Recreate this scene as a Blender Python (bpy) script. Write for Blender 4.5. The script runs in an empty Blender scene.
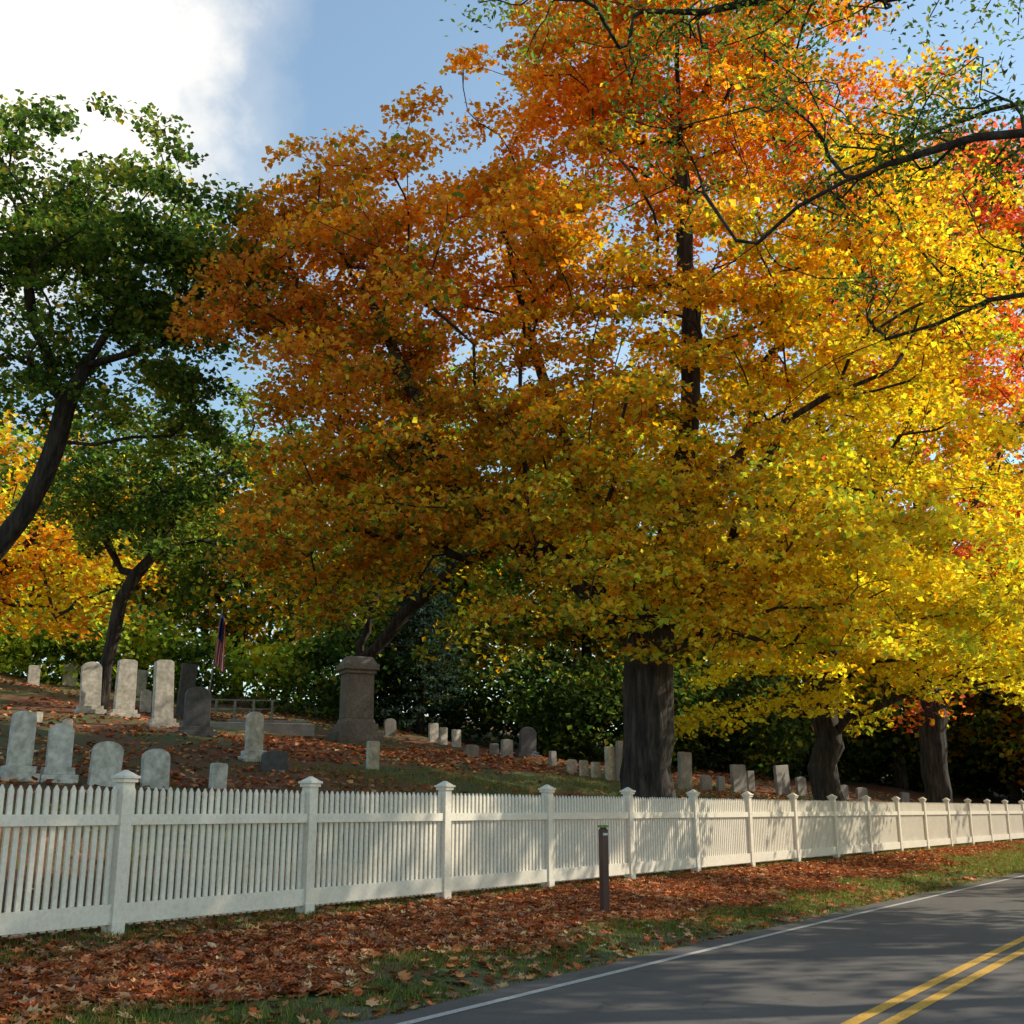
import bpy, math, numpy as np
from mathutils import Vector
RNG=np.random.default_rng(7)
TH=math.radians(14.77)
U=np.array([.5476,.8368]); N=np.array([-.8368,.5476])
def curve(t):
    t=np.asarray(t,float); d=np.clip(t-7.4,0,None)
    return np.where(d<70,.0006*d*d,.0006*4900+.084*(d-70))
PX=np.array([-200,-30,-2,-.6,-.2,5.9,6.6,9.34,13.3,17.3,23.3,28.3,33.3,52,90,160,400.])
PZ=np.array([4,1.5,.35,.1,-.03,-.03,.08,.36,1.2,2.1,3.1,3.95,4.7,8.0,10,11,12.])
def at2w(t,a):
    t=np.asarray(t,float);a=np.asarray(a,float)-curve(t)
    return U[0]*t+N[0]*a, U[1]*t+N[1]*a
def w2at(x,y):
    t=U[0]*x+U[1]*y; a=N[0]*x+N[1]*y+curve(t); return t,a
def sn(p,sc,seed):
    r=np.random.default_rng(seed); o=0
    for i in range(5):
        k=r.normal(size=3); k/=np.linalg.norm(k); o=o+np.sin((p@k)*(6.28/sc)*r.uniform(.6,1.6)+r.uniform(0,6.28))
    return o/2.2
def hz(x,y):
    x=np.asarray(x,float);y=np.asarray(y,float)
    t,a=w2at(x,y); z=np.interp(a,PX,PZ)
    w=np.clip((a-10)/8,0,1)+np.clip((-2-a)/8,0,1)
    return z+w*.13*(np.sin(x*.33+1)*np.cos(y*.29)+.5*np.sin(x*.9+y*.7))
# ---------- mesh helpers
def npmesh(name,V,F,mats,cols=None,smooth=False,attrs=None):
    if not isinstance(F,list): F=[F]
    me=bpy.data.meshes.new(name)
    V=np.asarray(V,np.float32); me.vertices.add(len(V)); me.vertices.foreach_set('co',V.ravel())
    lv=np.concatenate([f.ravel() for f in F]).astype(np.int32)
    tot=np.concatenate([np.full(len(f),f.shape[1]) for f in F]); st=np.concatenate([[0],np.cumsum(tot)[:-1]]).astype(np.int32)
    me.loops.add(len(lv)); me.loops.foreach_set('vertex_index',lv)
    me.polygons.add(len(tot)); me.polygons.foreach_set('loop_start',st)
    me.update(calc_edges=True)
    me.polygons.foreach_set('use_smooth',np.full(len(tot),smooth))
    if cols is not None:
        at=me.attributes.new('Col','FLOAT_COLOR','FACE')
        c=np.ones((len(tot),4),np.float32); c[:,:3]=cols; at.data.foreach_set('color',c.ravel())
    for k,v in (attrs or {}).items():
        at=me.attributes.new(k,'FLOAT','POINT'); at.data.foreach_set('value',np.asarray(v,np.float32))
    for m in mats: me.materials.append(m)
    ob=bpy.data.objects.new(name,me); bpy.context.scene.collection.objects.link(ob); return ob
class MB:
    def __init__(s): s.v=[];s.f={};s.n=0
    def add(s,V,faces):
        s.v.append(np.asarray(V,float))
        for f in faces: s.f.setdefault(len(f),[]).append([i+s.n for i in f])
        s.n+=len(V)
    def box(s,c,h,yaw=0,taper=1.0):
        cx,cy,cz=c;hx,hy,H=h;ca,sa=math.cos(yaw),math.sin(yaw);V=[]
        for k,z in ((1,0),(taper,H)):
            for a,b in ((-1,-1),(1,-1),(1,1),(-1,1)):
                x=a*hx*k;y=b*hy*k;V.append((cx+x*ca-y*sa,cy+x*sa+y*ca,cz+z))
        s.add(V,[(3,2,1,0),(4,5,6,7),(0,1,5,4),(1,2,6,5),(2,3,7,6),(3,0,4,7)])
    def prism(s,out,c,hy,yaw=0):
        n=len(out);ca,sa=math.cos(yaw),math.sin(yaw);V=[]
        for y in (-hy,hy):
            for x,z in out: V.append((c[0]+x*ca-y*sa,c[1]+x*sa+y*ca,c[2]+z))
        fs=[tuple(range(n)),tuple(range(2*n-1,n-1,-1))]
        for i in range(n): j=(i+1)%n; fs.append((j,i,i+n,j+n))
        s.add(V,fs)
    def obj(s,name,mats,bevel=0,smooth=False):
        ob=npmesh(name,np.concatenate(s.v),[np.array(f) for f in s.f.values()],mats,smooth=smooth)
        if bevel:
            m=ob.modifiers.new('bev','BEVEL');m.width=bevel;m.segments=2;m.limit_method='ANGLE'
        return ob
# ---------- materials
def newmat(name):
    m=bpy.data.materials.new(name);m.use_nodes=True;nt=m.node_tree;nt.nodes.clear()
    o=nt.nodes.new('ShaderNodeOutputMaterial');return m,nt,o
def nd(nt,t,**k):
    n=nt.nodes.new(t)
    for a,b in k.items():
        if a in n.inputs: n.inputs[a].default_value=b
        else: setattr(n,a,b)
    return n
def noise(nt,co,scale,detail=5,rough=.6):
    n=nd(nt,'ShaderNodeTexNoise',Scale=scale,Detail=detail,Roughness=rough)
    nt.links.new(co,n.inputs['Vector']);return n.outputs['Fac']
def ramp(nt,f,stops):
    r=nd(nt,'ShaderNodeValToRGB');e=r.color_ramp.elements
    while len(e)<len(stops): e.new(.5)
    for q,(p,c) in zip(e,stops): q.position=p;q.color=(*c,1) if len(c)==3 else c
    nt.links.new(f,r.inputs[0]);return r.outputs['Color']
def mix(nt,f,a,b,bt='MIX'):
    m=nd(nt,'ShaderNodeMix',data_type='RGBA',blend_type=bt)
    for s,v in ((0,f),(6,a),(7,b)):
        if hasattr(v,'is_output'): nt.links.new(v,m.inputs[s])
        else: m.inputs[s].default_value=v if s==0 else (*v,1)
    return m.outputs[2]
def bump(nt,h,st,d):
    b=nd(nt,'ShaderNodeBump',Strength=st,Distance=d);nt.links.new(h,b.inputs['Height']);return b.outputs[0]
def pbr(name,stops,scale,rough=.8,bs=.4,bd=.01,bscale=None,scale2=None,stops2=None,vec=(1,1,1)):
    m,nt,o=newmat(name);g=nd(nt,'ShaderNodeNewGeometry');mp=nd(nt,'ShaderNodeMapping')
    mp.inputs['Scale'].default_value=vec;nt.links.new(g.outputs['Position'],mp.inputs[0]);co=mp.outputs[0]
    c=ramp(nt,noise(nt,co,scale),stops)
    if stops2: c=mix(nt,1.0,c,ramp(nt,noise(nt,co,scale2),stops2),'MULTIPLY')
    p=nd(nt,'ShaderNodeBsdfPrincipled',Roughness=rough);nt.links.new(c,p.inputs['Base Color'])
    nt.links.new(bump(nt,noise(nt,co,bscale or scale*4),bs,bd),p.inputs['Normal'])
    nt.links.new(p.outputs[0],o.inputs[0]);return m
def leafmat(name,trans=.5):
    m,nt,o=newmat(name);a=nd(nt,'ShaderNodeAttribute',attribute_name='Col')
    d=nd(nt,'ShaderNodeBsdfDiffuse');t=nd(nt,'ShaderNodeBsdfTranslucent')
    nt.links.new(a.outputs['Color'],d.inputs['Color'])
    hs=nd(nt,'ShaderNodeHueSaturation',Saturation=1.06,Value=1.5);nt.links.new(a.outputs['Color'],hs.inputs['Color']);nt.links.new(hs.outputs[0],t.inputs['Color'])
    x=nd(nt,'ShaderNodeMixShader');x.inputs[0].default_value=trans
    nt.links.new(d.outputs[0],x.inputs[1]);nt.links.new(t.outputs[0],x.inputs[2]);nt.links.new(x.outputs[0],o.inputs[0]);return m
M_leaf=leafmat('leaf',.55); M_litter=leafmat('fallen_leaf',.1)
M_bark=pbr('bark',[(.36,(.009,.007,.005)),(.52,(.035,.026,.02)),(.68,(.075,.058,.045))],9,.95,1.,.08,9,vec=(1,1,.16))
M_white=pbr('white_paint',[(.3,(.72,.655,.53)),(.7,(.82,.755,.63))],2.5,.55,.15,.003,60,25,[(.35,(.88,.86,.82)),(.6,(1,1,1))])
M_marble=pbr('weathered_marble',[(.3,(.40,.36,.30)),(.65,(.70,.64,.55))],3.5,.8,.3,.008,40,9,[(.35,(.66,.67,.60)),(.6,(1,1,1))])
M_granite=pbr('grey_granite',[(.35,(.21,.195,.17)),(.65,(.34,.32,.28))],30,.7,.3,.005,60,2,[(.35,(.65,.65,.62)),(.6,(1,1,1))])
M_brown=pbr('brown_granite',[(.35,(.14,.115,.085)),(.65,(.24,.20,.155))],12,.8,.3,.006,40,2,[(.35,(.7,.7,.68)),(.6,(1,1,1))])
M_dark=pbr('dark_slate',[(.35,(.035,.037,.04)),(.65,(.075,.075,.08))],8,.5,.3,.004,40)
M_signw=pbr('brown_wood',[(.3,(.06,.027,.018)),(.7,(.11,.05,.034))],8,.7,.5,.004,40,vec=(1,1,.2))
# ---------- world & sun
AZ=math.radians(73);EL=math.radians(36)
S=Vector((math.sin(AZ)*math.cos(EL),math.cos(AZ)*math.cos(EL),math.sin(EL)))
w=bpy.data.worlds.new('World');bpy.context.scene.world=w;w.use_nodes=True;nt=w.node_tree;nt.nodes.clear()
o=nt.nodes.new('ShaderNodeOutputWorld');bg=nd(nt,'ShaderNodeBackground',Strength=.135)
sky=nd(nt,'ShaderNodeTexSky',sky_type='NISHITA');sky.sun_disc=False;sky.sun_elevation=EL;sky.sun_rotation=AZ;sky.air_density=1.2;sky.dust_density=.5;sky.ozone_density=1.0
tc=nd(nt,'ShaderNodeTexCoord')
nz=noise(nt,tc.outputs['Generated'],3.4,7,.6)
dp=nd(nt,'ShaderNodeVectorMath',operation='DOT_PRODUCT');nt.links.new(tc.outputs['Generated'],dp.inputs[0])
cd=Vector((-.47,.80,.62)).normalized();dp.inputs[1].default_value=cd
mm=nd(nt,'ShaderNodeMapRange');nt.links.new(dp.outputs['Value'],mm.inputs[0])
for i,v in ((1,.958),(2,.994),(3,-.20),(4,.30)): mm.inputs[i].default_value=v
ad=nd(nt,'ShaderNodeMath',operation='ADD');nt.links.new(nz,ad.inputs[0]);nt.links.new(mm.outputs[0],ad.inputs[1])
cm=ramp(nt,ad.outputs[0],[(.34,(.05,.05,.05)),(.52,(.27,.27,.27)),(.68,(1,1,1))])
skb=mix(nt,1.0,sky.outputs[0],(1.36,1.5,1.42),'MULTIPLY')
cc=mix(nt,cm,skb,(8.8,8.5,7.9))
nt.links.new(cc,bg.inputs[0]);nt.links.new(bg.outputs[0],o.inputs[0])
sl=bpy.data.lights.new('sun','SUN');sl.energy=5;sl.angle=math.radians(.5);sl.color=(1,.90,.74)
so=bpy.data.objects.new('sun',sl);bpy.context.scene.collection.objects.link(so);so.rotation_euler=S.to_track_quat('Z','Y').to_euler()
cam=bpy.data.cameras.new('camera');co=bpy.data.objects.new('camera',cam);bpy.context.scene.collection.objects.link(co)
co.location=(0,0,1.5);co.rotation_euler=(math.pi/2+TH,0,0);cam.sensor_width=36;cam.lens=1130/1024*36;cam.clip_end=2000;cam.clip_start=.1
bpy.context.scene.camera=co
sc=bpy.context.scene;sc.view_settings.view_transform='Standard';sc.view_settings.look='None';sc.view_settings.exposure=0
# ---------- ground
ts=np.concatenate([np.arange(-80,-5,5),np.arange(-5,60,.5),np.arange(60,120,3),np.arange(120,520,20)])
as_=np.concatenate([np.arange(-300,-20,20),np.arange(-20,-3,1),np.arange(-3,5,.4),np.arange(5,11,.2),np.arange(11,60,.6),np.arange(60,100,4),np.arange(100,420,20)])
T,A=np.meshgrid(ts,as_,indexing='ij');X,Y=at2w(T,A);Z=hz(X,Y)
vm=(A>6.1)&(A<60); Z=Z+np.where(vm,.018*np.sin(X*5.1+Y*3.3)*np.sin(Y*4.3-X*2.2),0)
V=np.stack([X,Y,Z],-1).reshape(-1,3);nT,nA=T.shape
idx=np.arange(nT*nA).reshape(nT,nA);F=np.stack([idx[:-1,:-1],idx[1:,:-1],idx[1:,1:],idx[:-1,1:]],-1).reshape(-1,4)[:,::-1]
m,g,o=newmat('ground_cover');geo=nd(g,'ShaderNodeNewGeometry');P=geo.outputs['Position']
la=nd(g,'ShaderNodeAttribute',attribute_name='lat').outputs['Fac']
n1=noise(g,P,.9,6,.65);n2=noise(g,P,9,6,.7);n3=noise(g,P,45,4,.7);n4=noise(g,P,.25,4,.6)
grass=ramp(g,n2,[(.3,(.035,.048,.013)),(.5,(.085,.10,.024)),(.72,(.16,.155,.045))])
litter=ramp(g,n3,[(.3,(.05,.018,.010)),(.48,(.16,.055,.022)),(.6,(.24,.09,.035)),(.75,(.33,.17,.08))])
dirt=ramp(g,n3,[(.3,(.11,.09,.065)),(.7,(.27,.22,.16))])
def mth(op,a,b):
    q=nd(g,'ShaderNodeMath',operation=op)
    for i,v in enumerate((a,b)):
        if hasattr(v,'is_output'): g.links.new(v,q.inputs[i])
        else: q.inputs[i].default_value=v
    return q.outputs[0]
lat2=mth('ADD',la,mth('MULTIPLY',mth('SUBTRACT',n1,.5),2.2))
def step(v,a,b):
    q=nd(g,'ShaderNodeMapRange');g.links.new(v,q.inputs[0]);q.inputs[1].default_value=a;q.inputs[2].default_value=b;return q.outputs[0]
c1=mix(g,step(lat2,5.75,6.3),dirt,grass)
lit=mth('MULTIPLY',step(lat2,6.6,7.3),step(n2,.3,.5))
c2=mix(g,lit,c1,litter)
c3=mix(g,mth('MULTIPLY',step(lat2,9.3,10.5),step(n4,.56,.44)),c2,grass)
p=nd(g,'ShaderNodeBsdfPrincipled',Roughness=.95);g.links.new(c3,p.inputs['Base Color']);g.links.new(bump(g,n3,.8,.04),p.inputs['Normal']);g.links.new(p.outputs[0],o.inputs[0])
npmesh('ground',V,F,[m],smooth=True,attrs={'lat':A.ravel()})
# ---------- road
def strip(a0,a1,z,t0=-60,t1=300,n=160,wob=0):
    t=np.linspace(t0,t1,n) if not wob else np.arange(t0,90,.25)
    al=np.full(len(t),a0);ar=np.full(len(t),a1)
    if wob: ar=ar+wob*(np.sin(t*2.3)+np.sin(t*5.7+1)+np.sin(t*.7))*.5
    x0,y0=at2w(t,al);x1,y1=at2w(t,ar);k=len(t)
    V=np.concatenate([np.stack([x0,y0,np.full(k,z)],-1),np.stack([x1,y1,np.full(k,z)],-1)])
    i=np.arange(k-1);return V,np.stack([i,i+1,i+1+k,i+k],-1)[:,::-1]
m,g,o=newmat('asphalt');P=nd(g,'ShaderNodeNewGeometry').outputs['Position']
a=ramp(g,noise(g,P,90,3,.8),[(.3,(.055,.050,.047)),(.6,(.125,.113,.10)),(.8,(.22,.20,.175))])
b=ramp(g,noise(g,P,.6,5,.6),[(.3,(.78,.78,.79)),(.7,(1.1,1.08,1.05))])
ck=nd(g,'ShaderNodeTexVoronoi',feature='DISTANCE_TO_EDGE',Scale=.4);wn=nd(g,'ShaderNodeVectorMath',operation='ADD')
nn=nd(g,'ShaderNodeTexNoise',Scale=1.5,Detail=6);g.links.new(P,nn.inputs['Vector']);g.links.new(P,wn.inputs[0]);g.links.new(nn.outputs['Color'],wn.inputs[1]);g.links.new(wn.outputs[0],ck.inputs['Vector'])
ckc=ramp(g,ck.outputs['Distance'],[(.0,(.6,.6,.6)),(.008,(1,1,1))])
p=nd(g,'ShaderNodeBsdfPrincipled',Roughness=.85);g.links.new(mix(g,1.,mix(g,1.,a,b,'MULTIPLY'),ckc,'MULTIPLY'),p.inputs['Base Color'])
g.links.new(bump(g,noise(g,P,120,2,.7),.5,.004),p.inputs['Normal']);g.links.new(p.outputs[0],o.inputs[0])
M_asph=m
V,F=strip(-.35,5.85,0,wob=.05,t0=-40);V2,F2=strip(-.35,5.85,0,t0=89.75,t1=320,n=60)
npmesh('road',np.concatenate([V,V2]),np.concatenate([F,F2+len(V)]),[M_asph])
def paint(name,col):
    m,g,o=newmat(name);P=nd(g,'ShaderNodeNewGeometry').outputs['Position']
    c=ramp(g,noise(g,P,30,5,.8),[(.34,(.1,.1,.095)),(.47,col)])
    p=nd(g,'ShaderNodeBsdfPrincipled',Roughness=.7);g.links.new(c,p.inputs['Base Color']);g.links.new(p.outputs[0],o.inputs[0]);return m
Mw=paint('white_line_paint',(.46,.44,.39));My=paint('yellow_line_paint',(.62,.34,.04))
V,F=strip(5.46,5.55,.004);npmesh('edge_line_marking',V,F,[Mw])
V,F=strip(2.52,2.63,.004);V2,F2=strip(2.75,2.86,.004)
npmesh('centre_line_marking',np.concatenate([V,V2]),np.concatenate([F,F2+len(V)]),[My])
# ---------- fence
fb=MB();AF=9.34
def onf(t,off=0): x,y=at2w(t,AF+off);return float(x),float(y)
pt=[7.4+2.6*k for k in range(-5,34)]
for i,t in enumerate(pt):
    x,y=onf(t);x2,y2=onf(t+.5);yaw=math.atan2(y2-y,x2-x);z=.36
    fb.box((x,y,z-.1),(.065,.065,1.50),yaw);fb.box((x,y,z+1.40),(.085,.085,.035),yaw);fb.box((x,y,z+1.437),(.10,.10,.025),yaw);fb.box((x,y,z+1.462),(.085,.085,.055),yaw,.15)
    fb.box((x,y,z-.05),(.075,.075,.17),yaw)
    if i==len(pt)-1: break
    xe,ye=onf(pt[i+1]);L=math.hypot(xe-x,ye-y);yaw=math.atan2(ye-y,xe-x);dx,dy=(xe-x)/L,(ye-y)/L
    cx,cy=(x+xe)/2,(y+ye)/2;hl=L/2-.062
    nx,ny=dy,-dx
    fb.box((cx+nx*.022,cy+ny*.022,z+.10),(hl,.019,.18),yaw)
    fb.box((cx+nx*.022,cy+ny*.022,z+1.0),(hl,.019,.10),yaw)
    npk=27
    for k in range(npk):
        s=.065+ (k+.5)*(L-.13)/npk;px,py=x+dx*s,y+dy*s
        H=1.36+RNG.normal()*.004;w2=.025
        out=[(-w2,.08),(w2,.08),(w2,H-.045),(0,H),(-w2,H-.045)]
        fb.prism(out,(px-nx*.010,py-ny*.010,z),.011,yaw)
fb.obj('white_picket_fence',[M_white])
# ---------- gravestones
def arch(w,h,rise,n=9):
    o=[(-w/2,0),(w/2,0)]
    for i in range(n+1):
        t=i/n*math.pi;o.append((math.cos(t)*w/2,h-rise+math.sin(t)*rise))
    return o
def stone(x,y,h,w,kind='arch',mat=None,th=.12,name='headstone'):
    mb=MB();z=float(hz(x,y))-.06;h+=.06;yaw=.68+RNG.normal()*.07
    q=0
    if kind in('archbase','tall'):
        mb.box((0,0,0),(w*.75,th*1.5,.16));mb.box((0,0,.16),(w*.62,th*1.15,.12));q=.28
    if kind in('arch','archbase'): mb.prism(arch(w,h-q,w*.32),(0,0,q),th/2)
    elif kind=='flat': mb.prism([(-w/2,0),(w/2,0),(w/2,h-.03),(w/2-.03,h),(-w/2+.03,h),(-w/2,h-.03)],(0,0,0),th/2)
    elif kind=='seg': mb.prism(arch(w,h,w*.14),(0,0,0),th/2)
    elif kind=='tall':
        mb.prism([(-w/2,0),(w/2,0),(w*.46,h-q-.06),(w*.3,h-q),(-w*.3,h-q),(-w*.46,h-q-.06)],(0,0,q),th*.8)
    ob=mb.obj(name,[mat or M_marble],.012);ob.location=(x,y,z);ob.rotation_euler=(RNG.normal()*.025,RNG.normal()*.03,yaw);return ob
MM={'m':M_marble,'d':M_dark,'g':M_granite}
L=[(-8.1,19.0,1.12,0.39,'archbase','m'),(-7.6,19.4,0.95,0.40,'archbase','m'),(-6.9,19.6,0.74,0.51,'arch','m'),(-6.3,20.5,0.68,0.49,'arch','m'),(-5.6,22.1,0.50,0.32,'flat','m'),
(-13.7,37.1,1.65,0.65,'archbase','m'),(-12.6,37.1,1.85,0.65,'tall','m'),(-10.0,32.8,1.90,0.57,'tall','m'),(-12.3,42.8,2.02,0.60,'flat','d'),(-8.6,31.3,1.30,0.71,'archbase','d'),
(-6.1,27.3,1.13,0.43,'archbase','m'),(-3.7,30.7,0.73,0.35,'flat','m'),(-21.4,50.8,0.87,0.49,'flat','m'),(-21.1,54.2,1.07,0.67,'flat','m'),(-19.3,53,.95,.62,'flat','m'),(-18.3,56,1.3,.5,'flat','m'),
(-13.8,43,.84,.4,'arch','m'),(-5.4,51,.75,.56,'arch','g'),(-3.4,49.8,.8,.44,'flat','m'),(-2.9,48.6,.73,.35,'flat','m'),(-2.3,47.9,.72,.42,'flat','m'),(-.7,45.1,.44,.36,'flat','g'),
(-.2,44.6,.67,.51,'seg','g'),(.6,45.2,1.16,.8,'archbase','d'),(1.5,42.4,.53,.3,'flat','g'),(2.1,40.7,.47,.43,'seg','m'),(2.5,40.3,.53,.32,'seg','m'),(2.9,40.1,.53,.35,'flat','m'),
(3.4,39.9,1.13,.39,'flat','m'),(3.8,40,1.34,.53,'flat','g'),(5.9,39.6,1.26,.6,'flat','g'),(7.3,43.7,.54,.54,'seg','g'),(7.9,44,.54,.39,'flat','g'),(8.7,44.5,1.02,.79,'flat','g'),
(9.7,47.2,.83,.38,'flat','g'),(11.2,48,1.15,.93,'flat','g'),(12,48.2,.72,.55,'seg','g'),(14.5,50.9,.59,.63,'seg','g'),(15.6,52,.51,.69,'seg','g'),(18.5,55,.6,.6,'flat','g'),
(-12.7,30.7,.27,.19,'flat','m'),(-11.5,29.7,.26,.24,'arch','m'),(-1.4,40.8,.43,.5,'seg','g'),(-5.3,25.8,.45,.6,'seg','d')]
for x,y,h,wd,k,mk in L: stone(x,y,h,wd,k,MM[mk],th=.13)
k=.0387;mb=MB()
mb.box((0,0,-.2),(25*k,20*k,.2+9*k));mb.box((0,0,9*k),(20*k,16*k,8*k));mb.box((0,0,17*k),(17.5*k,14*k,5*k),0,.93)
mb.box((0,0,22*k),(15.5*k,12.5*k,46*k),0,.97);mb.box((0,0,68*k),(17*k,14*k,4*k));mb.box((0,0,72*k),(19.5*k,16*k,6*k));mb.box((0,0,78*k),(18*k,15*k,8*k),0,.72)
ob=mb.obj('grave_monument',[M_brown],.03);ob.location=(-6,44.1,float(hz(-6,44.1)));ob.rotation_euler=(0,0,.45);ob.scale=(.93,.93,.96)
mb=MB()
for i in range(4): mb.box((i*.25,i*.1,i*.16-.3),(2.3-i*.3,1.1-i*.2,.13 if i else .45))
ob=mb.obj('stone_grave_platform',[M_granite],.02);ob.location=(-9.6,41.5,float(hz(-9.6,41.5)));ob.rotation_euler=(0,0,.3)
mb=MB()
for i in range(5): mb.box((i*.75-1.5,0,0),(.05,.05,.85))
mb.box((0,0,.8),(1.6,.03,.05));mb.box((0,0,.45),(1.6,.02,.04))
ob=mb.obj('plot_railing',[M_granite]);ob.location=(-11.4,47,float(hz(-11.4,47)));ob.rotation_euler=(0,0,.2)
# flag on staff
k=.0372;sx,sy=-11.4,42.5
par=bpy.data.objects.new('flag_on_pole',None);sc.collection.objects.link(par);par.location=(sx,sy,float(hz(sx,sy)))
tl=.09;ph=112*k
V=[];nseg=8
for zz,rr in ((-.1,.03),(ph,.022),(ph+.1,.004)):
    for i in range(nseg): an=i/nseg*6.283;V.append((zz*tl+rr*math.cos(an),rr*math.sin(an),zz))
mb=MB();mb.add(V,[(r*nseg+i,r*nseg+(i+1)%nseg,(r+1)*nseg+(i+1)%nseg,(r+1)*nseg+i) for r in range(2) for i in range(nseg)]);po=mb.obj('pole',[M_granite]);po.parent=par
m,g,o=newmat('flag_cloth');uv=nd(g,'ShaderNodeAttribute',attribute_name='fu').outputs['Fac'];vv=nd(g,'ShaderNodeAttribute',attribute_name='fv').outputs['Fac']
st_=mth('GREATER_THAN',mth('FRACT',mth('MULTIPLY',uv,6.5),0),.5)
cst=mix(g,st_,(.5,.03,.04),(.7,.68,.65));ca=mth('MULTIPLY',mth('LESS_THAN',uv,.6),mth('LESS_THAN',vv,.5))
p=nd(g,'ShaderNodeBsdfPrincipled',Roughness=.8);g.links.new(mix(g,ca,cst,(.03,.04,.18)),p.inputs['Base Color']);g.links.new(p.outputs[0],o.inputs[0])
nu,nv=26,20;uu,vv_=np.meshgrid(np.linspace(0,1,nu),np.linspace(0,1,nv),indexing='ij')
fz=ph-.1-vv_*1.9-uu*.35;fx=.03+uu*.40*(.5+.5*vv_)+fz*tl;fy=-.12*np.sin(uu*15+vv_*1.5)-.03
V=np.stack([fx,fy,fz],-1).reshape(-1,3);ii=np.arange(nu*nv).reshape(nu,nv)
fo=npmesh('cloth',V,np.stack([ii[:-1,:-1],ii[1:,:-1],ii[1:,1:],ii[:-1,1:]],-1).reshape(-1,4),[m],smooth=True,attrs={'fu':uu.ravel(),'fv':vv_.ravel()});fo.parent=par
# roadside marker post
mb=MB();x,y=1.22,15.7;z=float(hz(x,y))
mb.box((x,y,z-.1),(.05,.045,1.16),.55);mb.box((x,y,z+1.06),(.05,.045,.03),.55,.6)
par=bpy.data.objects.new('marker_post',None);sc.collection.objects.link(par)
q=mb.obj('post',[M_signw],.006);q.parent=par
mp=pbr('label_white',[(.3,(.5,.5,.45)),(.7,(.65,.65,.6))],20);mg=pbr('label_green',[(.3,(.10,.2,.04)),(.7,(.16,.3,.06))],20)
cy_,sy_=math.cos(.55),math.sin(.55)
mb=MB();mb.box((x+.048*sy_,y-.048*cy_,z+.99),(.036,.003,.03),.55);q=mb.obj('label',[mp]);q.parent=par
mb=MB();mb.box((x,y,z+1.09),(.055,.05,.03),.55);q=mb.obj('cap',[mg]);q.parent=par
# ---------- leaves
KITE=np.array([(0,0,0),(.42,.45,.12),(0,1,-.05),(-.42,.45,.12)])
MAPLE=np.array([(0,0,0),(.25,.1,0),(.5,.3,.06),(.3,.42,0),(.55,.75,.08),(.2,.66,0),(0,1,.05),(-.2,.66,0),(-.55,.75,.08),(-.3,.42,0),(-.5,.3,.06),(-.25,.1,0)])
OVAL=np.array([(0,0,0),(.24,.5,.06),(0,1,-.05),(-.24,.5,.06)])
def leaves(C,size,cols,tmpl=KITE,up=1.0,rng=RNG):
    n=len(C);nrm=rng.normal(size=(n,3));nrm[:,2]=np.abs(nrm[:,2])+up if up>0 else nrm[:,2]
    nrm/=np.linalg.norm(nrm,axis=1)[:,None]
    d=rng.normal(size=(n,3));d-= (d*nrm).sum(1)[:,None]*nrm;d/=np.linalg.norm(d,axis=1)[:,None];e=np.cross(nrm,d)
    s=size*rng.uniform(.65,1.3,n);tm=tmpl-[0,.5,0]
    V=C[:,None,:]+s[:,None,None]*(tm[None,:,0,None]*e[:,None]+tm[None,:,1,None]*d[:,None]+tm[None,:,2,None]*nrm[:,None])
    k=len(tmpl);return V.reshape(-1,3),np.arange(n*k).reshape(n,k),cols
def tubes(pos,par,rad,main,thick=.10):
    Vs=[];Fs=[];n0=0
    c=np.where(par>=0)[0];p=par[c];d=pos[c]-pos[p];d/=np.linalg.norm(d,axis=1)[:,None]+1e-9
    D=np.zeros_like(pos);D[c]=d;D[par<0]=(0,0,1)
    ref=np.array([.31,.94,.12])
    for sel,k in ((rad[c]>=thick,24),((rad[c]<thick)&(rad[c]>=.02),6),(rad[c]<.02,3)):
        cc=c[sel];pp=par[cc]
        if not len(cc): continue
        ism=main[pp]==cc
        dp=np.where(ism[:,None],D[pp],D[cc]);rp=np.where(ism,rad[pp],rad[cc]*1.05);V=[]
        for P_,d_,r_ in ((pos[pp],dp,rp),(pos[cc],D[cc],rad[cc])):
            a=np.cross(d_,ref);a/=np.linalg.norm(a,axis=1)[:,None]+1e-9;b=np.cross(d_,a)
            an=np.arange(k)/k*2*math.pi;rr=np.repeat(r_[:,None],k,1)
            if k==24: rr=rr*(1+.07*np.sin(5*an[None]+P_[:,2:3]*.9)+.045*np.sin(9*an[None]+2+P_[:,2:3]*1.7)+.03*np.sin(12*an[None]+P_[:,2:3]*5))
            V.append(P_[:,None]+rr[:,:,None]*(np.cos(an)[None,:,None]*a[:,None]+np.sin(an)[None,:,None]*b[:,None]))
        V=np.stack(V,1).reshape(-1,3);m=len(cc);base=np.arange(m)[:,None]*2*k+n0;i=np.arange(k)[None];j=(i+1)%k
        Fs.append(np.stack([base+i,base+j,base+k+j,base+k+i],-1).reshape(-1,4));Vs.append(V);n0+=len(V)
    return np.concatenate(Vs),np.concatenate(Fs)
def resample(pl,step=.7,jit=.06,rng=RNG):
    pl=np.array(pl,float);out=[pl[0]]
    P=np.vstack([2*pl[0]-pl[1],pl,2*pl[-1]-pl[-2]])
    for i in range(1,len(P)-2):
        n=max(1,int(np.linalg.norm(P[i+1]-P[i])/step))
        for k in range(1,n+1):
            t=k/n;a,b,c,d=P[i-1],P[i],P[i+1],P[i+2]
            q=.5*((2*b)+(-a+c)*t+(2*a-5*b+4*c-d)*t*t+(-a+3*b-3*c+d)*t**3);out.append(q+rng.normal(size=3)*jit)
    return out
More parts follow.
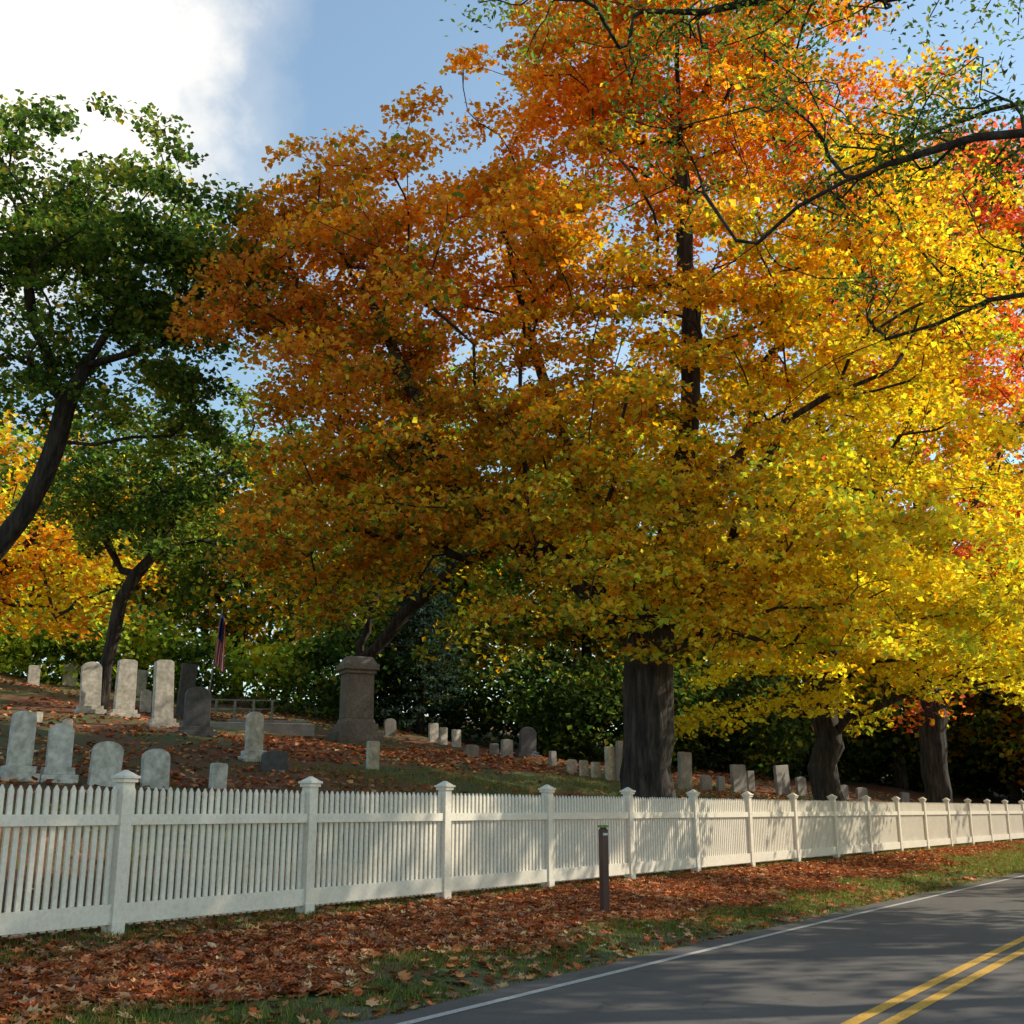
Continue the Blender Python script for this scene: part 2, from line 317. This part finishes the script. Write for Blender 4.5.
def tree(name,limbs,env,R,colf,lsize=.17,per=190,crad=.9,cflat=.42,tmpl=KITE,up=.5,seed=1,shell=.45,bare=0,pw=.5,fuzz=.10):
    rng=np.random.default_rng(seed)
    pos=[];par=[];
    for li,pl in enumerate(limbs):
        pts=resample(pl,rng=rng,jit=.05 if li==0 else .09)
        if li==0:
            for i,q in enumerate(pts): pos.append(q);par.append(i-1)
        else:
            A_=np.array(pos);k=int(np.argmin(np.linalg.norm(A_-pts[0],axis=1)))
            for q in pts[1:]: pos.append(q);par.append(k);k=len(pos)-1
    nseed=len(pos);pos=list(map(np.asarray,pos))
    tg=[]
    for c,r,n in env:
        d=rng.normal(size=(n,3));d/=np.linalg.norm(d,axis=1)[:,None];rr=rng.uniform(0,1,n)**shell
        P_=np.array(c)+d*rr[:,None]*np.array(r)*(1+.18*sn(d*3,2.5,seed+3))[:,None];tg.append(P_)
    tg=np.concatenate(tg)
    tg=tg[tg[:,2]>hz(tg[:,0],tg[:,1])+2.2]
    keep=[]
    for q in tg[rng.permutation(len(tg))]:
        if not keep or np.min(np.linalg.norm(np.array(keep)-q,axis=1))>crad*.5: keep.append(q)
    tg=np.array(keep)
    A_=np.array(pos);dm=np.min(np.linalg.norm(tg[:,None]-A_[None],axis=2),axis=1);tg=tg[np.argsort(dm)]
    plen=[0]*nseed
    for i in range(nseed): plen[i]=0 if par[i]<0 else plen[par[i]]+np.linalg.norm(pos[i]-pos[par[i]])
    cap=nseed+len(tg)*14;PP=np.zeros((cap,3));PP[:nseed]=pos;PL=np.zeros(cap);PL[:nseed]=plen;PA=np.full(cap,-1);PA[:nseed]=par;n=nseed;tips=[]
    lowz=pos[0][2]+2.5
    for q in tg:
        dd=np.linalg.norm(PP[:n]-q,axis=1);cost=dd+.22*PL[:n]+np.where(PP[:n,2]<lowz,30,0)+np.clip(PP[:n,2]-q[2],0,None)*.6
        k=int(np.argmin(cost));D0=PP[k]-PP[PA[k]] if PA[k]>=0 else np.array([0,0,1.]);D0=D0/(np.linalg.norm(D0)+1e-9);L_=dd[k]
        m=max(2,min(12,int(L_/.5)));p0=PP[k].copy();p1=p0+D0*L_*.35;prev=k
        for i in range(1,m+1):
            t=i/m;b=(1-t)**2*p0+2*t*(1-t)*p1+t*t*q
            if i<m: b=b+rng.normal(size=3)*.06*min(1,L_*.5)
            PP[n]=b;PA[n]=prev;PL[n]=PL[prev]+L_/m;prev=n;n+=1
        tips.append(prev)
    pos=PP[:n];par=PA[:n];cnt=np.zeros(n);cnt[tips]=1
    for i in range(n-1,0,-1):
        if par[i]>=0: cnt[par[i]]+=cnt[i]
    cnt=np.maximum(cnt,.6);rad=R*(cnt/cnt[0])**pw;rad=np.maximum(rad,.010)
    hgt=pos[:,2]-pos[0][2];near=np.linalg.norm(pos[:,:2]-pos[0][:2],axis=1)<1
    rad=rad*np.where(near,1+.55*np.exp(-np.clip(hgt,0,None)/.45),1)
    main=np.full(n,-1);best=np.zeros(n)
    for i in range(1,n):
        if par[i]>=0 and cnt[i]>best[par[i]]: best[par[i]]=cnt[i];main[par[i]]=i
    tp=pos[tips]
    V,F=tubes(pos,par,rad,main)
    e=bpy.data.objects.new(name,None);sc.collection.objects.link(e)
    t=npmesh('trunk_and_limbs',V,F,[M_bark],smooth=True);t.parent=e
    cn=len(tp);cr=crad*rng.uniform(.5,1.3,cn);num=(per*(cr/crad)**2*rng.uniform(.5,1.2,cn)).astype(int)
    if bare: num=np.where(rng.uniform(size=cn)<bare,num//6,num)
    ci=np.repeat(np.arange(cn),num);q=rng.normal(size=(len(ci),3));q/=np.linalg.norm(q,axis=1)[:,None];q*=(rng.uniform(0,1,len(ci))**.5)[:,None]
    q*=cr[ci][:,None];q[:,2]*=cflat
    ax=tp-np.array(env[0][0]);ax[:,2]=0;ln=np.linalg.norm(ax,axis=1)[:,None]+1e-6;ax/=ln
    tilt=rng.uniform(.1,.6,cn);q[:,2]-=(q[:,:2]*ax[ci][:,:2]).sum(1)*tilt[ci]
    C=tp[ci]+q+fuzz*rng.normal(size=q.shape)
    kc=rng.uniform(size=cn)[ci]
    cols=colf(C,kc,rng)*(.8+.4*kc)[:,None]
    V,F,cl=leaves(C,lsize,cols,tmpl,up,rng)
    f=npmesh('foliage',V,F,[M_leaf],cl);f.parent=e
def pal(P_,w,rng,pals,jit=.25):
    k=np.argmax(w+rng.gumbel(size=w.shape)*.30,axis=1);c=np.array(pals)[k]
    return np.clip(c*np.exp(rng.normal(size=len(c))*jit)[:,None]*(1+rng.normal(size=c.shape)*.08),0,.8)
RUST=(.60,.25,.055);ORG=(.70,.29,.045);GOLD=(.70,.42,.045);YEL=(.74,.58,.055);OLV=(.28,.27,.045);GRN=(.13,.20,.035);RED=(.72,.17,.08);LIME=(.46,.52,.06);DGR=(.055,.092,.024)
def c_maple1(P_,cr,rng):
    x=(P_[:,0]-1.5)/8;z=(P_[:,2]-11)/8;n1=sn(P_,5,11);n2=sn(P_,3,12);n3=sn(P_,4,13)
    w=np.stack([ .25-1.0*x+.3*z+.4*n1, .7-.4*x+.5*n2+.8*z, .75+.3*n1+.2*x-.3*z+.3*cr, .1+1.3*x-.6*z+.5*n2, .35-.2*np.abs(x)+.5*n2-.3*z, .05-.3*x-.5*z+.6*n1+.5*cr, -.25+.6*x-.7*z-.6*n2+.3*cr, -1.0+.7*x+1.0*z+.8*n3],-1)
    return pal(P_,w,rng,[RUST,ORG,GOLD,YEL,OLV,GRN,LIME,RED])
def c_maple2(P_,cr,rng):
    z=(P_[:,2]-12)/9;x=(P_[:,0]-10)/7;n1=sn(P_,5,21);n2=sn(P_,3,22)
    w=np.stack([.9-.5*z+.4*n1,.5-.4*z+.6*n2,.3+.3*cr,-.2+1.2*z+.8*x+.6*n2,-.3+1.4*z+1.1*x+.7*n1,.1+.4*n2-.4*z],-1)
    return pal(P_,w,rng,[YEL,LIME,GOLD,ORG,RED,OLV])
def c_maple3(P_,cr,rng):
    n1=sn(P_,5,31);n2=sn(P_,4,32);w=np.stack([.6+.5*n1,.3+.5*n2,.6+.4*cr,.2*n1],-1);return pal(P_,w,rng,[ORG,YEL,RED,OLV])
def c_green(P_,cr,rng):
    n1=sn(P_,4,41);w=np.stack([.6+.4*n1,.7+.2*cr,.2+.3*cr-.3*n1,-.7+.5*cr],-1);return pal(P_,w,rng,[DGR,GRN,OLV,GOLD])
def c_olive(P_,cr,rng):
    n1=sn(P_,5,43);w=np.stack([.3+.4*n1,.4+.2*cr,.6+.3*cr-.3*n1,.2+.5*cr],-1);return pal(P_,w,rng,[DGR,GRN,OLV,GOLD])
def c_mix(P_,cr,rng):
    n1=sn(P_,9,51);n2=sn(P_,7,52);w=np.stack([.35+.4*n1,.6+.5*n2,.1-.5*n1,.2+.3*cr-.4*n2,.1*cr,.1-.4*n1],-1);return pal(P_,w,rng,[DGR,GRN,ORG,GOLD,YEL,LIME])
def c_yel(P_,cr,rng):
    n1=sn(P_,4,61);w=np.stack([.5+.5*n1,.5-.5*n1,.3+.2*cr,.3*cr+.3*n1],-1);return pal(P_,w,rng,[YEL,ORG,GOLD,LIME])
def B(x,y,d=-.2): return (x,y,float(hz(x,y))+d)
x,y=2.95,24.5
tree('maple_tree',[[B(x,y),(2.95,24.5,3),(3.0,24.5,5.0),(3.6,24.8,7.5),(4.2,25,11),(4.3,25,15),(4.0,25,19)],
 [(2.95,24.5,4.6),(1.9,24.2,6.0),(.5,24,7.0),(-1.7,23.6,8.7),(-2.0,23.6,10.2),(-3.6,23.8,13)],
 [(3.0,24.5,5.0),(4.6,23.8,7.0),(6.0,23.2,9.6),(8.2,23,10.8)],[(3.2,24.5,5.6),(1.6,25.5,9),(.4,26,13),(-.3,26,16)],[(3.6,24.8,7.3),(6,26.3,11),(7.5,27,15)]],
 [((3.5,25,14),(6.3,6,8),215),((-2.2,24.5,12),(4.7,4.5,5.6),180),((-4.0,24.5,14),(2.8,3.5,3.5),80),((8.2,24.5,11),(4.5,4.5,5.5),110),((-2.8,23.8,8),(4.1,3.6,2.0),85),((5.2,22.3,6.3),(4.3,2.6,2.4),100),((1,22,8.6),(4,2.5,2.2),40),((2,24,18.5),(4.5,4,3),60),
 ((5,25,20.5),(5.5,4.5,3.5),100),((9,26,16.5),(3.5,4,4),60),((2.4,22,6.0),(2.6,1.3,1.3),34)],
 .52,c_maple1,.14,285,.92,seed=2,cflat=.26,pw=.57,fuzz=.05)
x,y=9.5,35
tree('maple_tree',[[B(x,y),(9.5,35,3.5),(9.7,35,6),(10,35,12),(10.4,35,19)],[(9.7,35,5),(12.5,34,8),(15,33,12)],[(9.7,35,6),(7.5,34,9),(6,33.5,13)],[(9.8,35,8),(13,35,14),(15,35,20)]],
 [((10.5,34.5,13),(6.8,5.5,9.5),220),((14,33,17),(4.5,4,7),110),((12,31.5,7),(6,3.5,3),110),((8,33,5.5),(4,3,2),30),((15,34,20.5),(4,4,3.5),80)],.42,c_maple2,.18,200,1.15,seed=3,cflat=.27,pw=.6,fuzz=.06)
x,y=17.0,46.5
tree('maple_tree',[[B(x,y),(17,46.5,4),(17,46.5,9),(17.5,46.5,18)],[(17,46.5,5),(21,45,11)],[(17,46.5,6),(14,46,12)]],
 [((18,45.5,16),(8,6,10),190),((20,43,11),(6,4,3.5),60)],.5,c_maple3,.26,120,1.4,seed=4,pw=.6)
tree('maple_tree',[[B(28,61),(28,61,6),(28,61,14)],[(28,61,5),(32,60,11)]],[((29,61,13),(10,7,10),120)],.55,c_mix,.36,110,1.8,seed=14)
# tree deeper in the cemetery
tree('oak_tree',[[B(-7.0,51),(-6.9,51,8),(-5.6,50.5,13),(-4,50,18)],[(-6.8,51,8),(-2,50,12.5),(3,49,14)],[(-6.8,51,8.5),(-9,51,13)]],
 [((-1.5,49,15),(8.5,3.5,6.5),170),((6,49,14),(5,3.5,5.5),70)],.34,c_olive,.30,120,1.5,seed=21,pw=.6)
# left oak
tree('oak_tree',[[B(-13.4,25.5),(-12.8,25.5,6),(-11.3,25.4,8.2),(-10.5,25.2,10.8),(-9.6,25,12.6),(-8.6,24.8,15)],
 [(-10.6,25.3,10.6),(-11.6,25,13.5),(-12.3,25,16.0)],[(-9.9,25.1,11.8),(-8.2,24.6,12.0),(-6.6,24.3,12.8)],[(-10.9,25.3,9.6),(-9,25.6,10.2),(-7.2,25.8,10.3)],[(-12,25.4,7.3),(-13.5,25,9.5),(-15,25,12)]],
 [((-10.6,25,14.9),(4.6,4.2,3.1),180),((-13.6,25,13.2),(3.6,4,3.7),75),((-7.6,24.8,13.8),(2.3,3,2.2),50),((-8.6,25,10.8),(2.6,2.4,1.1),30)],.24,c_green,.15,205,.8,seed=5,bare=.08,pw=.55,cflat=.33,fuzz=.06)
tree('oak_tree',[[B(-14.0,38.5),(-13.5,38.5,8.5),(-12.6,38.4,10),(-10.8,38.2,12.5)],[(-13.2,38.5,9),(-15,38,12)],[(-12.6,38.4,10),(-10,38,10.8)]],
 [((-11.6,38,12.5),(4.2,4,3.8),130),((-14.5,38,12),(2.6,3,2.8),35)],.22,c_green,.20,140,1.0,seed=6,bare=.1,pw=.55)
tree('maple_tree',[[B(-22,44),(-21.8,44,9),(-21,44,14)],[(-21.8,44,9),(-18.5,43,12)]],[((-20.5,44,12.5),(5.5,4,5.2),130),((-17.5,43,10),(3.5,3,2.5),35)],.35,c_yel,.25,110,1.2,seed=7)
# tree overhanging road from the near-right
tree('elm_tree',[[B(13.5,12.5),(13.4,12.5,4),(12.6,12.6,7.5),(11.5,12.8,11),(10,13,14)],[(12.6,12.6,7.5),(9.5,12.8,9.3),(6.9,13.2,10.3),(4.6,14,9.9),(2.9,15,9.1)],
 [(12.2,12.7,9),(8.6,13.3,12.2),(5.5,13.8,12.9),(2,14.2,13.0)],[(11.8,12.8,10),(8,14.5,11.8),(5.3,16,11.2)],[(12.6,12.6,7.6),(9.6,14.5,8.7),(6.8,16.5,9.0),(5,18,8.4)]],
 [((9.5,13,15),(5,4,2.5),90),((4.0,14,12.9),(4.6,2.2,.9),130),((5.3,14.6,10.8),(3.8,2.0,1.0),110),((6.5,16,9.2),(2.6,1.8,.7),30),((14,12,12),(5,5,4),110)],.19,c_green,.10,60,.5,tmpl=OVAL,seed=8,pw=.52)
tree('oak_tree',[[B(19.5,17.5),(19.3,17.5,5),(19,17.5,10),(18,18,14)],[(19.3,17.5,5),(16.5,18,9)],[(19,17.5,9),(19,22,12)]],[((19,18,11.5),(5.2,6,4.5),75),((16.5,17.5,15),(4,5,3.5),65),((19,24,13),(3.8,4,3.2),26)],.4,c_green,.22,150,1.0,seed=9)  # unseen tree across the road, added with crowns shaped to shade verge and fence
tree('oak_tree',[[B(27,28.5),(27,28.5,5),(26.5,28.5,10)],[(27,28.5,5),(24,29,9)]],[((26,28.5,10.5),(5.5,6,4.5),50)],.4,c_yel,.22,160,1.0,seed=10)  # second out-of-view shade caster for road and fence, thinned for sun patches
# distant woodland as one object
def woods(name,spots,colf,seed,ls,dens,cz=.55):
    rng=np.random.default_rng(seed);Cs=[];K=[];tr=[]
    for (x,y,h,r) in spots:
        z=float(hz(x,y));n=int(dens*r*h)
        d=rng.normal(size=(n,3));d/=np.linalg.norm(d,axis=1)[:,None];c=np.array([x,y,z+h*cz])+d*(rng.uniform(0,1,n)**.4)[:,None]*np.array([r,r,h*.45])
        m=34;q=rng.normal(size=(n*m,3))*np.array([.8,.8,.4])*(r/4);Cs.append(np.repeat(c,m,0)+q);K.append(np.repeat(rng.uniform(size=n),m))
        tr.append((x,y,z,h,r))
    C=np.concatenate(Cs);K=np.concatenate(K);ok=C[:,2]>hz(C[:,0],C[:,1]);C=C[ok];K=K[ok];cols=colf(C,K,rng)*(.7+.6*K)[:,None]
    V,F,cl=leaves(C,ls,cols,KITE,.3,rng);e=bpy.data.objects.new(name,None);sc.collection.objects.link(e)
    f=npmesh('foliage',V,F,[M_leaf],cl);f.parent=e
    mb=MB()
    for x,y,z,h,r in tr:
        if h>7:
            a=rng.uniform(0,.1);w_=.018*h
            for s in range(3): mb.box((x+s*a,y,z-.3+s*h*.25),(w_*(1-s*.22),w_*(1-s*.22),h*.26),rng.uniform(0,1),.8)
    if mb.n: t=mb.obj('trunks',[M_bark]);t.parent=e
r=np.random.default_rng(99)
sp=[]
for x in np.arange(-48,50,6.5):
    for row in range(2):
        sp.append((x+r.normal()*1.5,62+row*9+abs(x)*.1+r.normal()*2,r.uniform(13,17) if x<0 else r.uniform(14,18),r.uniform(3.8,5.2)))
woods('distant_trees',sp,c_mix,70,.45,2.3)
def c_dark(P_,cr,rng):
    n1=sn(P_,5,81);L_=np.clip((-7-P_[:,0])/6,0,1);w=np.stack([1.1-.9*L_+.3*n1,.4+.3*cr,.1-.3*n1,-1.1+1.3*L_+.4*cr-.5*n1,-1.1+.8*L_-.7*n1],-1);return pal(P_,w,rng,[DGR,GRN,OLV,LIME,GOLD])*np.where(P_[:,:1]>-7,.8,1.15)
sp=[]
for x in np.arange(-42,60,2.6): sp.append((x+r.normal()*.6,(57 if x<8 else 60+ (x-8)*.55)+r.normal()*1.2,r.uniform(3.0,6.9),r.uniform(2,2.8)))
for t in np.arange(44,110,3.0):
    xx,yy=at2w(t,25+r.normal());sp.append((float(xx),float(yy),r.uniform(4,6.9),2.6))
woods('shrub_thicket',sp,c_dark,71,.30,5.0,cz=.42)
sp=[]
for t in np.arange(62,150,7):
    for a in (-9,-17): xx,yy=at2w(t,a+r.normal());sp.append((float(xx),float(yy),r.uniform(12,17),4.5))
    xx,yy=at2w(t+10,15);sp.append((float(xx),float(yy),r.uniform(12,17),4.5))
woods('roadside_trees',sp,c_mix,72,.5,1.5)
def spruce(x,y,h,r0,seed):
    rng=np.random.default_rng(seed);z=float(hz(x,y));n=13000;u=rng.uniform(0,1,n)**.7
    hh=(1-u);lay=np.round(hh*h/.55)*.55/h;hgt=.08+.92*lay;an=rng.uniform(0,6.28,n);nb=11
    ph=np.sin(lay*997)*9;an=np.round((an+ph)/(6.28/nb))*(6.28/nb)-ph+rng.normal(size=n)*.10
    rr=r0*(1-hgt)*rng.uniform(.1,1,n)**.6*(1+.2*np.sin(an*3+lay*30))
    C=np.stack([x+rr*np.cos(an),y+rr*np.sin(an),z+hgt*h-.25*rr+rng.normal(size=n)*.09],-1)
    col=np.array((.04,.065,.045))*np.exp(rng.normal(size=n)*.3)[:,None]
    V,F,cl=leaves(C,.22,col,OVAL,.2,rng);e=bpy.data.objects.new('spruce_tree',None);sc.collection.objects.link(e)
    f=npmesh('foliage',V,F,[M_leaf],cl);f.parent=e
    mb=MB();mb.box((x,y,z-.3),(.2,.2,h),0,.1);t=mb.obj('trunk',[M_bark]);t.parent=e
spruce(-4.4,55,13,3.0,1)
# ---------- fallen leaves
rng=np.random.default_rng(5)
def scatter(n,t0,t1,a0,a1,dens,size,pals,tm,pw=1,lift=.015,up=2.5):
    t=t0+(t1-t0)*rng.uniform(size=n)**pw;a=rng.uniform(a0,a1,n);x,y=at2w(t,a);P_=np.stack([x,y,np.zeros(n)],-1)
    k=rng.uniform(size=n)<dens(t,a,P_);P_=P_[k];P_[:,2]=hz(P_[:,0],P_[:,1])+rng.uniform(.0,1,len(P_))*lift+.012
    c=np.array(pals)[rng.integers(0,len(pals),len(P_))]*np.exp(rng.normal(size=len(P_))*.35)[:,None]
    V,F,cl=leaves(P_,size,np.clip(c,0,.8),tm,up,rng);return V,F,cl
LP=[(.42,.12,.045),(.50,.16,.055),(.27,.08,.035),(.56,.24,.09),(.54,.31,.15),(.17,.07,.04),(.52,.14,.055),(.42,.21,.12)]
def dv(t,a,P_):
    inner=6.7+.45*sn(P_,3,5)+np.clip((t-14)*.05,0,1.3);outer=9.25-np.clip(12-t,0,8)*.09
    return np.clip((a-inner)/.45,0,1)*np.clip((outer-a)/.25+.1,.1,1)+.06*(a>5.9)
parts=[scatter(75000,1,22,5.7,9.6,dv,.105,LP,MAPLE),scatter(45000,20,62,5.7,9.6,dv,.14,LP,KITE,1.2),
 scatter(45000,-2,60,9.4,30,lambda t,a,P_:np.clip(.42+.5*sn(P_,6,9),.06,1)*np.clip((t-3)/12,.1,1),.16,LP,KITE,1,.03),
 scatter(12000,10,50,28,50,lambda t,a,P_:np.clip(.3+.5*sn(P_,6,9),.06,1),.18,LP,KITE,1,.03),
 scatter(1100,0,40,-.2,5.8,lambda t,a,P_:np.clip(((a-4.6)/1.2),.04,1),.10,LP,MAPLE,1,.004,up=6)]
def joinleaf(name,parts,mat):
    Vs=[];Fs=[];Cs=[];n=0
    for V,F,c in parts: Vs.append(V);Fs.append(F+n);Cs.append(c);n+=len(V)
    npmesh(name,np.concatenate(Vs),Fs,[mat],np.concatenate(Cs))
joinleaf('fallen_leaves',parts,M_litter)
# ---------- grass
def grass(n,t0,t1,a0,a1,dens,h,pw=1):
    t=t0+(t1-t0)*rng.uniform(size=n)**pw;a=rng.uniform(a0,a1,n);x,y=at2w(t,a);P_=np.stack([x,y,np.zeros(n)],-1)
    P_=P_[rng.uniform(size=n)<dens(t,a,P_)];k=len(P_);P_[:,2]=hz(P_[:,0],P_[:,1])-.005
    an=rng.uniform(0,6.28,k);hh=h*rng.uniform(.5,1.3,k);d=np.stack([np.cos(an),np.sin(an),0*an],-1);ln=rng.normal(size=(k,3))*.45*hh[:,None];ln[:,2]=hh
    V=np.stack([P_-d*.007,P_+d*.007,P_+ln],1).reshape(-1,3)
    c=np.array([(.08,.14,.025),(.13,.18,.035),(.20,.20,.05),(.26,.22,.09),(.09,.14,.03)])[rng.integers(0,5,k)]*np.exp(rng.normal(size=k)*.25)[:,None]
    return V,np.arange(3*k).reshape(k,3),c
g1=grass(170000,2,30,5.85,9.5,lambda t,a,P_:np.clip(1-.93*dv(t,a,P_)-.5*(a<6.15),.05,1)*np.clip(.75+.5*sn(P_,1.5,77),.1,1),.065,1.2)
g2=grass(70000,30,62,5.9,9.5,lambda t,a,P_:np.clip(1-dv(t,a,P_),.05,1),.09)
g3=grass(60000,2,45,9.4,20,lambda t,a,P_:np.clip(.5-.5*sn(P_,6,9),.1,1),.10)
joinleaf('grass',[g1,g2,g3],M_leaf)
